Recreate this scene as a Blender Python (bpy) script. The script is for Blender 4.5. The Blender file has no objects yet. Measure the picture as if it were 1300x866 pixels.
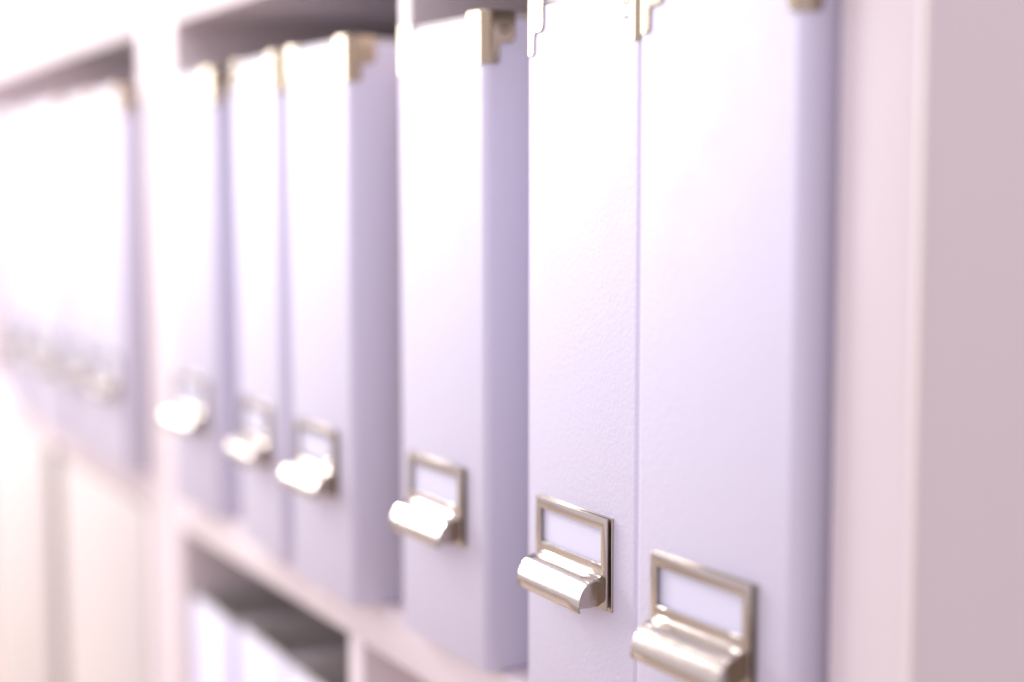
import bpy, bmesh, math, random
from mathutils import Vector, Matrix

random.seed(4)
S = bpy.context.scene
COL = S.collection
R = math.radians

# ------------------------------------------------------------------ camera
FPX, PW, PH = 2000.0, 1300.0, 866.0            # focal length in photo pixels
HORIZON, VPX = 240.0, -450.0                   # horizon row, vanishing column of the shelf front
PITCH = math.atan((PH / 2 - HORIZON) / FPX)
YAW = math.atan((PW / 2 - VPX) * math.cos(PITCH) / FPX)
DIST, CAMZ = 0.407 * math.cos(YAW), 0.2415      # metres to the shelf front plane, above the shelf board
cs, sn, cp, sp = math.cos(YAW), math.sin(YAW), math.cos(PITCH), math.sin(PITCH)
FWD = Vector((-cs * cp, sn * cp, -sp))
RGT = Vector((sn, cs, 0))
UPV = RGT.cross(FWD)
EYE = Vector((0, -DIST, CAMZ))

cam = bpy.data.cameras.new('camera')
camo = bpy.data.objects.new('camera', cam)
COL.objects.link(camo)
M = Matrix((RGT, UPV, -FWD)).transposed().to_4x4()
M.translation = EYE
camo.matrix_world = M
cam.sensor_width = 36.0
cam.lens = FPX / PW * 36.0
cam.clip_start, cam.clip_end = 0.02, 50
cam.dof.use_dof = True
cam.dof.focus_distance = 0.672
cam.dof.aperture_fstop = 2.3
cam.dof.aperture_blades = 0
S.camera = camo

# ------------------------------------------------------------------ light
W = bpy.data.worlds.new('World')
S.world = W
W.use_nodes = True
bg = W.node_tree.nodes['Background']
bg.inputs[0].default_value = (0.95, 0.875, 0.985, 1)
bg.inputs[1].default_value = 1.10


def area(name, loc, target, size, size_y, power, colour):
    l = bpy.data.lights.new(name, 'AREA')
    l.shape = 'RECTANGLE'
    l.size, l.size_y, l.energy, l.color = size, size_y, power, colour
    o = bpy.data.objects.new(name, l)
    COL.objects.link(o)
    o.location = loc
    o.rotation_euler = (Vector(target) - Vector(loc)).to_track_quat('-Z', 'Y').to_euler()
    return o


area('window_light', (-4.0, -1.5, 1.0), (-0.8, 0.0, 0.1), 1.5, 1.4, 66.0, (1.0, 0.975, 0.97))
area('overhead_light', (-1.14, -0.42, 1.02), (-0.95, 0.0, 0.3), 0.3, 0.3, 3.0, (1.0, 0.965, 0.955))
area('overhead_light', (-2.45, -0.5, 1.0), (-1.6, 0.0, 0.3), 0.3, 0.3, 22.0, (1.0, 0.965, 0.955))  # added light that brightens the far-left files in place of the glare

S.view_settings.view_transform = 'Standard'
S.view_settings.look = 'None'
S.view_settings.exposure = 0.0
S.view_settings.gamma = 1.0
S.cycles.max_bounces = 8


# ------------------------------------------------------------------ pixel -> place
def ray(px, py):
    return FWD + RGT * ((px - PW / 2) / FPX) + UPV * ((PH / 2 - py) / FPX)


def on_front(px, py, y=0.0):
    """x of the point where this pixel's ray meets the vertical plane at depth y"""
    d = ray(px, py)
    t = (y - EYE.y) / d.y
    return EYE.x + d.x * t


def seat_file(pl, pr, py, out, width, most=4.0):
    """position (left front corner) and yaw of a file whose front edges show at columns pl and pr"""
    a = Vector((on_front(pl, py, -out), -out))
    d = ray(pr, py)
    d2 = Vector((d.x, d.y)).normalized()
    e = Vector((EYE.x, EYE.y)) - a
    b = e.dot(d2)
    disc = b * b - (e.dot(e) - width * width)
    if disc < 0:
        c = a + Vector((width, 0))
    else:
        rts = [-b - math.sqrt(disc), -b + math.sqrt(disc)]
        cands = [Vector((EYE.x, EYE.y)) + d2 * t for t in rts]
        c = min(cands, key=lambda q: abs(q.y - a.y))
    yaw = math.atan2(c.y - a.y, c.x - a.x)
    return a, max(-R(4), min(R(most), yaw))


# ------------------------------------------------------------------ materials
def mat(name, colour, rough=0.5, metal=0.0, bump=None, tint=None, coat=0.0, rough_var=None, spec=0.5):
    m = bpy.data.materials.new(name)
    m.use_nodes = True
    nt = m.node_tree
    b = nt.nodes['Principled BSDF']
    b.inputs['Base Color'].default_value = (*colour, 1)
    b.inputs['Roughness'].default_value = rough
    b.inputs['Metallic'].default_value = metal
    b.inputs['Specular IOR Level'].default_value = spec
    tc = nt.nodes.new('ShaderNodeTexCoord')
    if bump:
        last = None
        for scale, strength, dist, kind in bump:
            if kind == 'voronoi':
                n = nt.nodes.new('ShaderNodeTexVoronoi')
                n.feature = 'SMOOTH_F1'
                n.inputs['Scale'].default_value = scale
                out = n.outputs['Distance']
            else:
                n = nt.nodes.new('ShaderNodeTexNoise')
                n.inputs['Scale'].default_value = scale
                n.inputs['Detail'].default_value = 3
                out = n.outputs['Fac']
            nt.links.new(tc.outputs['Object'], n.inputs['Vector'])
            bp = nt.nodes.new('ShaderNodeBump')
            bp.inputs['Strength'].default_value = strength
            bp.inputs['Distance'].default_value = dist
            nt.links.new(out, bp.inputs['Height'])
            if last:
                nt.links.new(last.outputs['Normal'], bp.inputs['Normal'])
            last = bp
        nt.links.new(last.outputs['Normal'], b.inputs['Normal'])
    if tint:
        scale, c2 = tint
        n = nt.nodes.new('ShaderNodeTexNoise')
        n.inputs['Scale'].default_value = scale
        n.inputs['Detail'].default_value = 4
        nt.links.new(tc.outputs['Object'], n.inputs['Vector'])
        mx = nt.nodes.new('ShaderNodeMix')
        mx.data_type = 'RGBA'
        mx.inputs[6].default_value = (*colour, 1)
        mx.inputs[7].default_value = (*c2, 1)
        nt.links.new(n.outputs['Fac'], mx.inputs[0])
        nt.links.new(mx.outputs[2], b.inputs['Base Color'])
    if rough_var:
        scale, lo, hi = rough_var
        n = nt.nodes.new('ShaderNodeTexNoise')
        n.inputs['Scale'].default_value = scale
        n.inputs['Detail'].default_value = 5
        nt.links.new(tc.outputs['Object'], n.inputs['Vector'])
        mr = nt.nodes.new('ShaderNodeMapRange')
        mr.inputs[1].default_value, mr.inputs[2].default_value = 0.3, 0.7
        mr.inputs[3].default_value, mr.inputs[4].default_value = lo, hi
        nt.links.new(n.outputs['Fac'], mr.inputs[0])
        nt.links.new(mr.outputs[0], b.inputs['Roughness'])
    return m


MAT = {
    'paper': mat('embossed lavender white paper', (0.75, 0.725, 0.87), 0.42, 0,
                 bump=[(620, 0.17, 0.0006, 'voronoi'), (240, 0.10, 0.0008, 'noise')],
                 tint=(9, (0.765, 0.735, 0.875)), rough_var=(60, 0.48, 0.62), spec=0.35),
    'laminate': mat('pinkish white laminate', (0.77, 0.68, 0.70), 0.45, 0,
                    bump=[(150, 0.04, 0.001, 'noise')], tint=(5, (0.785, 0.70, 0.715)), rough_var=(25, 0.4, 0.55)),
    'highlight': mat('cream edge band', (0.80, 0.735, 0.70), 0.4),
    'metal': mat('champagne nickel', (0.53, 0.475, 0.42), 0.18, 1.0,
                 bump=[(900, 0.012, 0.0003, 'noise')], rough_var=(200, 0.15, 0.21)),
    'card': mat('blank white label card', (0.71, 0.70, 0.85), 0.6, 0, tint=(14, (0.73, 0.715, 0.85))),
    'brass': mat('pale brass corner metal', (0.42, 0.345, 0.25), 0.2, 1.0, rough_var=(200, 0.17, 0.25)),
    'cream': mat('cream laminate', (0.62, 0.56, 0.535), 0.45, 0, bump=[(150, 0.04, 0.001, 'noise')]),
    'hole': mat('dark rivet eye', (0.10, 0.075, 0.06), 0.35, 1.0),
    'lining': mat('grey lavender lining paper', (0.56, 0.53, 0.515), 0.7, 0, bump=[(300, 0.1, 0.001, 'noise')]),
    'wall': mat('white painted wall', (0.80, 0.77, 0.77), 0.8, 0, bump=[(120, 0.1, 0.002, 'noise')]),
    'floor': mat('brown floor', (0.42, 0.34, 0.28), 0.5, 0, tint=(6, (0.34, 0.27, 0.22))),
}


# ------------------------------------------------------------------ mesh helpers
def link(name, me, material, parent=None):
    o = bpy.data.objects.new(name, me)
    COL.objects.link(o)
    if material and not me.materials:
        me.materials.append(material)
    if parent:
        o.parent = parent
    return o


def finish(bm, name, smooth=True, angle=40):
    bmesh.ops.recalc_face_normals(bm, faces=bm.faces)
    me = bpy.data.meshes.new(name)
    if smooth:
        for f in bm.faces:
            f.smooth = True
        for e in bm.edges:
            if len(e.link_faces) == 2 and e.calc_face_angle(0) > R(angle):
                e.smooth = False
    bm.to_mesh(me)
    bm.free()
    return me


def box_mesh(name, lo, hi, bevel=0.001, seg=2, vertical=None, vseg=5):
    """a box; `vertical` rounds the four upright edges with their own radius"""
    bm = bmesh.new()
    bmesh.ops.create_cube(bm, size=1)
    lo, hi = Vector(lo), Vector(hi)
    for v in bm.verts:
        v.co = Vector([(lo[i] + hi[i]) / 2 + v.co[i] * (hi[i] - lo[i]) for i in range(3)])
    if vertical:
        ed = [e for e in bm.edges if abs(e.verts[0].co.z - e.verts[1].co.z) > 1e-5]
        bmesh.ops.bevel(bm, geom=ed, offset=vertical, segments=vseg, profile=0.5, affect='EDGES')
        if bevel:
            ed = [e for e in bm.edges if abs(e.verts[0].co.z - e.verts[1].co.z) < 1e-6
                  and len(e.link_faces) == 2 and e.calc_face_angle(0) > R(60)]
            bmesh.ops.bevel(bm, geom=ed, offset=bevel, segments=seg, profile=0.5, affect='EDGES')
    elif bevel:
        bmesh.ops.bevel(bm, geom=bm.edges[:], offset=bevel, segments=seg, profile=0.5, affect='EDGES')
    return finish(bm, name)


def thing(name, label, cat, group=None, loc=(0, 0, 0), rz=0.0):
    o = bpy.data.objects.new(name, None)
    o.empty_display_size = 0.05
    COL.objects.link(o)
    o.location = loc
    o.rotation_euler = (0, 0, rz)
    o['label'], o['category'] = label, cat
    if group:
        o['group'] = group
    return o


# ------------------------------------------------------------------ the setting
FRONT = 0.009                 # the bookcase front; most files overhang it
TOPZ = 0.3705                  # underside of the board over the files
BOARD = 0.0305                # thickness of the board the files stand on
LOWZ = -0.4095                 # floor of the lower row
GROUND = -0.500
DEPTH = 0.385


def structure(name, lo, hi, m):
    o = link(name, box_mesh(name, lo, hi, 0), MAT[m])
    o['kind'] = 'structure'
    return o


structure('floor', (-6, -3, GROUND - 0.05), (3, 0.42, GROUND), 'floor')
structure('wall', (-6, 0.42, GROUND - 0.05), (3, 0.50, 2.2), 'wall')

# shelf front columns read from the photograph (row 400 unless said)
x_end_r = on_front(1166, 400, 0.0)
x_end_l = -0.4215                              # right beside the nearest file
x_div_l, x_div_r = on_front(505, 60, FRONT), on_front(521, 60, FRONT)
x_u_r = on_front(226, 400, FRONT)                        # right face of the doubled panel between the units
x_u_l = on_front(184, 400, FRONT)
x_u_m = (x_u_r + x_u_l) / 2
x_low_l, x_low_r = on_front(442, 830, FRONT), on_front(459, 830, FRONT)
x_a_l = on_front(-22, 200, FRONT)                        # left panel of the far unit
x_a_ll = x_a_l - 0.036
x_gap_l, x_gap_r = on_front(66, 700, FRONT), on_front(82, 700, FRONT)
TOPB = 0.05
Zt = TOPZ + TOPB


def bookcase(name, label, xl, xr, tl, tr, dividers, low_dividers, lap=0.0):
    """xl/xr outer faces, tl/tr side panel thickness, dividers = (left, right) pairs"""
    t = thing(name, label, 'bookcase', None, ((xl + xr) / 2, FRONT, GROUND))
    c = Vector(((xl + xr) / 2, 0, GROUND))

    def part(n, lo, hi, bev=0.0014, m='laminate'):
        lo, hi = Vector(lo) - c, Vector(hi) - c
        return link(n, box_mesh(n, lo, hi, bev), MAT[m], t)

    part('side_panel', (xl, 0, GROUND), (xl + tl, DEPTH, Zt))
    part('side_panel', (xr - tr, -lap, GROUND), (xr, DEPTH, Zt), 0.0018)
    if lap:
        part('edge_highlight', (xr - 0.0020, -lap - 0.0004, GROUND + 0.001), (xr + 0.0006, -lap + 0.0016, Zt - 0.001), 0.0005, 'highlight')  # edge highlight put into a thin, brighter cream strip
    part('top_board', (xl + tl, 0.0003, TOPZ), (xr - tr, DEPTH, Zt - 0.0003))
    part('shelf_board', (xl + tl, 0.0003, -BOARD), (xr - tr, DEPTH - 0.006, 0))
    part('bottom_board', (xl + tl, 0.0003, LOWZ - 0.04), (xr - tr, DEPTH, LOWZ))
    part('plinth', (xl + tl, 0.012, GROUND), (xr - tr, 0.03, LOWZ - 0.04), 0.0005)
    part('back_panel', (xl + tl, DEPTH - 0.0055, LOWZ), (xr - tr, DEPTH - 0.001, -BOARD), 0)
    part('back_panel', (xl + tl, DEPTH - 0.0055, 0), (xr - tr, DEPTH - 0.001, TOPZ), 0)
    for a, b in dividers:
        part('divider', (a, 0.0006, 0), (b, DEPTH - 0.006, TOPZ))
    for a, b in low_dividers:
        part('divider', (a, 0.0006, LOWZ), (b, DEPTH - 0.006, -BOARD))
    return t, part


near_case, _p = bookcase('bookcase', 'white laminate bookcase whose open bays hold six large box files above a lower row',
                         x_u_m + 0.001, x_end_r, x_u_r - x_u_m - 0.001, x_end_r - x_end_l,
                         [(x_div_l, x_div_r)], [(x_low_l, x_low_r)], FRONT)
far_case, part2 = bookcase('bookcase', 'white laminate bookcase with plain closed doors below its row of box files',
                           x_a_ll, x_u_m - 0.001, 0.036, x_u_m - 0.001 - x_u_l, [], [])
# the far unit goes on to the left: doors below, with a dark gap between them
part2('door', (x_gap_r, -0.002, LOWZ + 0.003), (x_u_l - 0.002, 0.016, -BOARD - 0.003), 0.002, 'cream')
part2('door', (x_a_ll + 0.038, -0.002, LOWZ + 0.003), (x_gap_l, 0.016, -BOARD - 0.003), 0.002, 'cream')
part2('divider', (x_gap_l + 0.006, 0.06, LOWZ), (x_gap_r - 0.006, DEPTH - 0.006, -BOARD))

# ------------------------------------------------------------------ box file
FW, FH, FD = 0.098, 0.3270, 0.26
SPH = 0.3235                     # height of the covered box, the lid edge above it
RC = 0.0040                      # rounding of the upright corners


def round_rect(x0, y0, x1, y1, r, n=6):
    pts = []
    for cx, cy, a0 in ((x1 - r, y0 + r, -90), (x1 - r, y1 - r, 0), (x0 + r, y1 - r, 90), (x0 + r, y0 + r, 180)):
        for k in range(n + 1):
            a = R(a0 + 90.0 * k / n)
            pts.append((cx + r * math.cos(a), cy + r * math.sin(a)))
    return pts


def sleeve_mesh(name, inset, th, z0, z1, floor, r, soft=0.0005):
    """an upright open-topped tray: outer wall, rounded lip, inner wall and floor"""
    bm = bmesh.new()
    def loop(d, z):
        return [bm.verts.new((x, y, z)) for x, y in round_rect(d, d, FW - d, FD - d, max(r - d, 0.0008))]
    ls = [loop(inset + soft, z0), loop(inset, z0 + soft), loop(inset, z1 - soft), loop(inset + soft * 0.4, z1 - soft * 0.3),
          loop(inset + soft, z1), loop(inset + th - soft * 0.5, z1), loop(inset + th, z1 - soft * 0.5), loop(inset + th, floor)]
    for p, q in zip(ls, ls[1:]):
        n = len(p)
        for k in range(n):
            j = (k + 1) % n
            bm.faces.new((p[k], p[j], q[j], q[k]))
    bm.faces.new(list(reversed(ls[0])))
    bm.faces.new(ls[-1])
    return finish(bm, name, True, 50)


def body_mesh():
    return sleeve_mesh('body', 0.0, 0.0016, 0.0012, SPH, 0.004, RC)


def lining_mesh():
    return sleeve_mesh('lining', 0.0018, 0.0014, 0.0044, FH - 0.0004, 0.006, RC)


def foot_mesh():
    return box_mesh('base_board', (0.002, 0.002, 0), (FW - 0.002, FD - 0.002, 0.0012), 0)


def bracket_mesh(side):
    """L-shaped sheet metal corner: a path round the upright corner, wide at the top and narrow below"""
    wide, narrow, h_wide, h_all, th = 0.0165, 0.0078, 0.0152, 0.0255, 0.0005
    g = 0.00025
    path = []
    n = 9
    # plan path (s along it, 0 at the corner), built for the right-hand corner and mirrored for the left
    flat = [wide, wide - 0.0006, wide - 0.0016, wide - 0.0032, 0.0130, narrow + 0.0022, narrow + 0.0012, narrow + 0.0005, narrow + 0.0001,
            narrow, narrow - 0.0004, narrow - 0.0011, narrow - 0.0022, RC + 0.0006]
    for s in flat:
        path.append((FW - s, -g, 0, -1, s))
    for i in range(n):
        a = (i + 0.5) / n * math.pi / 2
        nx, ny = math.sin(a), -math.cos(a)
        path.append((FW - RC + nx * (RC + g), RC + ny * (RC + g), nx, ny, 0.0))
    for s in reversed(flat):
        path.append((FW + g, s, 1, 0, s))

    def low(s):
        if s > narrow:
            rr = 0.0032
            d = wide - s
            r = h_wide
            if d < rr:
                r -= rr - math.sqrt(max(0, rr * rr - (rr - d) ** 2))
            d2 = s - narrow
            q = 0.0022
            if d2 < q:
                r += q - math.sqrt(max(0, q * q - (q - d2) ** 2))
            return r
        d = narrow - s
        q = 0.0022
        r = h_all
        if d < q:
            r -= q - math.sqrt(max(0, q * q - (q - d) ** 2))
        return r
    top = FH + 0.0003
    bm = bmesh.new()
    rows = []
    for (x, y, nx, ny, s) in path:
        ys = low(s)
        col = []
        for off in (0, th):
            for z in (top, top - 0.0075, top - ys):
                px = x + nx * off
                if side < 0:
                    px = FW - px
                col.append(bm.verts.new((px, y + ny * off, z)))
        rows.append(col)
    for a, b in zip(rows, rows[1:]):
        for k in (0, 1):
            bm.faces.new((a[k], a[k + 1], b[k + 1], b[k]))
            bm.faces.new((a[k + 3], b[k + 3], b[k + 4], a[k + 4]))
        bm.faces.new((a[0], b[0], b[3], a[3]))
        bm.faces.new((a[2], a[5], b[5], b[2]))
    for a in (rows[0], rows[-1]):
        bm.faces.new((a[0], a[3], a[4], a[1]))
        bm.faces.new((a[1], a[4], a[5], a[2]))
    # the flange folded over the top of the lid
    pts = [(FW - 0.0155, 0.001), (FW - 0.001, 0.001), (FW - 0.001, 0.0155)]
    bot = [bm.verts.new(((p[0] if side > 0 else FW - p[0]), p[1], FH + 0.0001)) for p in pts]
    tp = [bm.verts.new(((p[0] if side > 0 else FW - p[0]), p[1], FH + 0.0006)) for p in pts]
    bm.faces.new(tp)
    bm.faces.new(list(reversed(bot)))
    for i in range(3):
        j = (i + 1) % 3
        bm.faces.new((bot[i], bot[j], tp[j], tp[i]))
    return finish(bm, 'corner_bracket', True, 35)


def rivet_mesh():
    """domed ring with a sunk eye, axis along -y"""
    prof = [(0.0023, 0.0), (0.0022, 0.0003), (0.0019, 0.0004), (0.0017, 0.0001), (0.0012, -0.0001), (0.0, -0.0001)]
    bm = bmesh.new()
    n = 18
    rings = [[bm.verts.new((r * math.cos(2 * math.pi * i / n), -h, r * math.sin(2 * math.pi * i / n))) for i in range(n)]
             for r, h in prof[:-1]]
    for a, b in zip(rings, rings[1:]):
        for i in range(n):
            bm.faces.new((a[i], a[(i + 1) % n], b[(i + 1) % n], b[i]))
    bm.faces.new(rings[-1])
    return finish(bm, 'rivet', True, 60)


# label holder, local origin at the middle of its lower edge on the spine surface
LW, LH = 0.0625, 0.0405
LZ = 0.0608


def back_plate_mesh():
    return box_mesh('back_plate', (-LW / 2 - 0.0008, -0.0009, -0.0004), (LW / 2 + 0.0008, 0.0004, LH + 0.0002), 0.0003, 2)


def frame_mesh():
    """window frame standing proud of the back plate on a narrow web"""
    bm = bmesh.new()
    y0, y1 = -0.0021, -0.0031
    o = (-LW / 2, 0.0005, LW / 2, LH)
    i = (-LW / 2 + 0.0042, 0.0195, LW / 2 - 0.0045, LH - 0.0052)
    def ring(rc, y):
        return [bm.verts.new((rc[0], y, rc[1])), bm.verts.new((rc[2], y, rc[1])), bm.verts.new((rc[2], y, rc[3])), bm.verts.new((rc[0], y, rc[3]))]
    of, inf, ob, inb = ring(o, y1), ring(i, y1), ring(o, y0), ring(i, y0)
    for k in range(4):
        j = (k + 1) % 4
        bm.faces.new((of[k], of[j], inf[j], inf[k]))
        bm.faces.new((ob[k], inb[k], inb[j], ob[j]))
        bm.faces.new((of[k], ob[k], ob[j], of[j]))
        bm.faces.new((inf[k], inf[j], inb[j], inb[k]))
    bmesh.ops.recalc_face_normals(bm, faces=bm.faces)
    ed = [e for e in bm.edges if e.calc_face_angle(0) > R(60)]
    bmesh.ops.bevel(bm, geom=ed, offset=0.00022, segments=2, profile=0.5, affect='EDGES')
    return finish(bm, 'frame', True, 35)


def web_mesh():
    bm = bmesh.new()
    for lo, hi in (((-LW / 2 + 0.0022, -0.0022, 0.001), (-LW / 2 + 0.0034, -0.0008, LH - 0.001)),
                   ((LW / 2 - 0.0034, -0.0022, 0.001), (LW / 2 - 0.0022, -0.0008, LH - 0.001)),
                   ((-LW / 2 + 0.0036, -0.0022, 0.001), (LW / 2 - 0.0036, -0.0008, 0.0035))):
        r = bmesh.ops.create_cube(bm, size=1)
        for v in r['verts']:
            v.co = Vector([(lo[k] + hi[k]) / 2 + v.co[k] * (hi[k] - lo[k]) for k in range(3)])
    return finish(bm, 'web', False)


def card_mesh():
    bm = bmesh.new()
    n = 8
    lo, hi = -LW / 2 + 0.0036, LW / 2 - 0.0036
    rows = []
    for k in range(n + 1):
        x = lo + (hi - lo) * k / n
        y = -0.00125 - 0.00022 * math.sin(math.pi * k / n)
        rows.append([bm.verts.new((x, y, 0.0040)), bm.verts.new((x, y, LH - 0.0015)),
                     bm.verts.new((x, y + 0.0002, LH - 0.0015)), bm.verts.new((x, y + 0.0002, 0.0040))])
    for a, b in zip(rows, rows[1:]):
        for k in range(4):
            j = (k + 1) % 4
            bm.faces.new((a[k], a[j], b[j], b[k]))
    bm.faces.new(rows[0])
    bm.faces.new(rows[-1])
    return finish(bm, 'label_card', True, 40)


def pull_mesh():
    """cup pull: a cove under the window running out into a quarter-round hood with rimmed ends"""
    prof = [(-0.0026, 0.0200), (-0.0031, 0.0196), (-0.0032, 0.0190), (-0.0030, 0.0180), (-0.0030, 0.0168), (-0.0033, 0.0156), (-0.0040, 0.0147), (-0.0050, 0.0142)]
    cy, cz, ry, rz = -0.0050, 0.0015, 0.0098, 0.0127
    for k in range(1, 15):
        a = math.pi / 2 * k / 14
        prof.append((cy - ry * math.sin(a), cz + rz * math.cos(a)))
    prof += [(cy - ry + 0.0001, 0.0006), (cy - ry + 0.0005, 0.0000), (cy - ry + 0.0010, 0.0003)]
    inner = []
    for k in range(14, -1, -1):
        a = math.pi / 2 * k / 14
        inner.append((cy - (ry - 0.0011) * math.sin(a), cz + (rz - 0.0011) * math.cos(a)))
    inner += [(-0.0032, 0.0118)]
    ring = prof + inner + [(-0.0026, 0.0118)]
    hw = LW / 2 - 0.0034
    bm = bmesh.new()
    xs = [-hw, -hw + 0.0004] + [-hw + 0.0004 + (2 * hw - 0.0008) * k / 6 for k in range(1, 6)] + [hw - 0.0004, hw]
    cols = []
    for m, x in enumerate(xs):
        sh = 0.0003 if m in (0, len(xs) - 1) else 0.0
        cols.append([bm.verts.new((x, y + sh * (1 if q < len(prof) else -1), z - sh * (0.6 if 7 < q < len(prof) else 0))) for q, (y, z) in enumerate(ring)])
    n = len(ring)
    for a, b in zip(cols, cols[1:]):
        for k in range(n):
            j = (k + 1) % n
            bm.faces.new((a[k], a[j], b[j], b[k]))
    bm.faces.new(cols[0])
    bm.faces.new(cols[-1])
    me = finish(bm, 'pull', True, 38)
    return me


def pull_end_mesh(sgn):
    """fan-shaped cheek closing one end of the hood, set in from the rim"""
    cy, cz, ry, rz = -0.0050, 0.0015, 0.0090, 0.0119
    pts = [(-0.0030, 0.0125), (-0.0046, 0.0132)]
    for k in range(1, 13):
        a = math.pi / 2 * k / 12
        pts.append((cy - ry * math.sin(a), cz + rz * math.cos(a)))
    pts += [(cy - ry, 0.0010), (-0.0030, 0.0010)]
    hw = LW / 2 - 0.0034
    x0, x1 = sgn * (hw - 0.0034), sgn * (hw - 0.0042)
    bm = bmesh.new()
    A = [bm.verts.new((x0, y, z)) for y, z in pts]
    B = [bm.verts.new((x1, y, z)) for y, z in pts]
    bm.faces.new(A)
    bm.faces.new(list(reversed(B)))
    for k in range(len(pts)):
        j = (k + 1) % len(pts)
        bm.faces.new((A[k], A[j], B[j], B[k]))
    return finish(bm, 'pull_cheek', True, 38)


def make_file():
    t = thing('box_file', 'box file', 'box file')
    link('body', body_mesh(), MAT['paper'], t)
    link('lining', lining_mesh(), MAT['lining'], t)
    link('base_board', foot_mesh(), MAT['paper'], t)
    rv = rivet_mesh()
    for s in (-1, 1):
        b = link('corner_bracket', bracket_mesh(s), MAT['brass'], t)
        zr = FH - 0.0085
        for kind in (0, 1):
            o = link('rivet', rv, MAT['hole'], b)
            if kind == 0:
                o.location = ((FW - 0.0105) if s > 0 else 0.0105, -0.00072, zr)
            else:
                o.location = ((FW + 0.00072) if s > 0 else -0.00072, 0.0105, zr)
                o.rotation_euler = (0, 0, R(90) * s)
    h = link('label_holder', back_plate_mesh(), MAT['metal'], t)
    h.location = (FW / 2 - 0.0022, -0.0002, LZ)
    link('frame', frame_mesh(), MAT['metal'], h)
    link('web', web_mesh(), MAT['metal'], h)
    link('label_card', card_mesh(), MAT['card'], h)
    link('pull', pull_mesh(), MAT['metal'], h)
    for s in (-1, 1):
        link('pull_cheek', pull_end_mesh(s), MAT['metal'], h)
    return t


def copy_tree(o, parent=None, skip=()):
    c = o.copy()
    COL.objects.link(c)
    c.parent = parent
    for ch in list(o.children):
        if ch.name.split('.')[0] not in skip:
            copy_tree(ch, c, skip)
    return c


proto = make_file()
used = [False]


def put(x, y, z, yaw, label, group, skip=()):
    if used[0]:
        o = copy_tree(proto, None, skip)
    else:
        o = proto
        used[0] = True
    o.location = (x, y, z)
    o.rotation_euler = (0, 0, yaw)
    o['label'] = label
    o['group'] = group
    return o


G1 = 'box files in the open bays over the lower row'
upper = [
    # left column, right column, how far the front stands out of the bookcase, label
    (808, 1036, 0.013, 1.4, 'lavender white box file against the thick end panel, standing out past its neighbour'),
    (668, 812, 0.000, 0.0, 'lavender white box file pressed between two others in the bay by the end panel'),
    (507, 622, 0.001, 0.65, 'lavender white box file right of the thin divider, a gap open on its right side'),
    (367, 445, 0.009, 1.0, 'lavender white box file with empty space between it and the thin divider'),
    (301, 355, 0.003, 0.0, 'lavender white box file in the middle of the three left of the thin divider'),
    (216, 281, 0.003, 3.0, 'lavender white box file next to the doubled panel where the two bookcases meet'),
]
for pl, pr, out, most, lab in upper:
    a, yaw = seat_file(pl, pr, 400, out, FW, most)
    o = put(a.x, a.y, 0.0, yaw, lab, G1)

# the far bookcase: a row of files side by side, alike
x = x_u_l - 0.005
ORD = ['right against the', 'second from the', 'third from the', 'fourth from the', 'fifth from the']
gap = [0.006, 0.012, 0.009, 0.014, 0.010]
k = 0
x -= FW
for k in range(5):
    put(x, -0.005 + random.uniform(-0.003, 0.003), 0.0, R(random.uniform(-1, 1)),
        'white box file over the plain doors, ' + ORD[k] + ' doubled panel', 'box files over the doors')
    x -= FW + gap[k]
    if x < x_a_l + 0.004:
        break

# lower row: only the tops show under the board
x = x_u_r + 0.004
LOWNAME = ['beside the doubled panel', 'between two others', 'last before the lower divider', 'pressed to the lower divider']
k = 0
while x + FW < x_low_l:
    put(x, 0.014 + 0.002 * (k % 2), LOWZ, R(-0.6 + 0.7 * k),
        'open box file without metal corners under the shelf board, ' + LOWNAME[k], 'box files in the lower row', ('corner_bracket',))
    x += FW + 0.009
    k += 1

# the holder of the file by the end panel is riveted on a little lower
for ch in proto.children:
    if ch.name.startswith('label_holder'):
        ch.location.z -= 0.0020
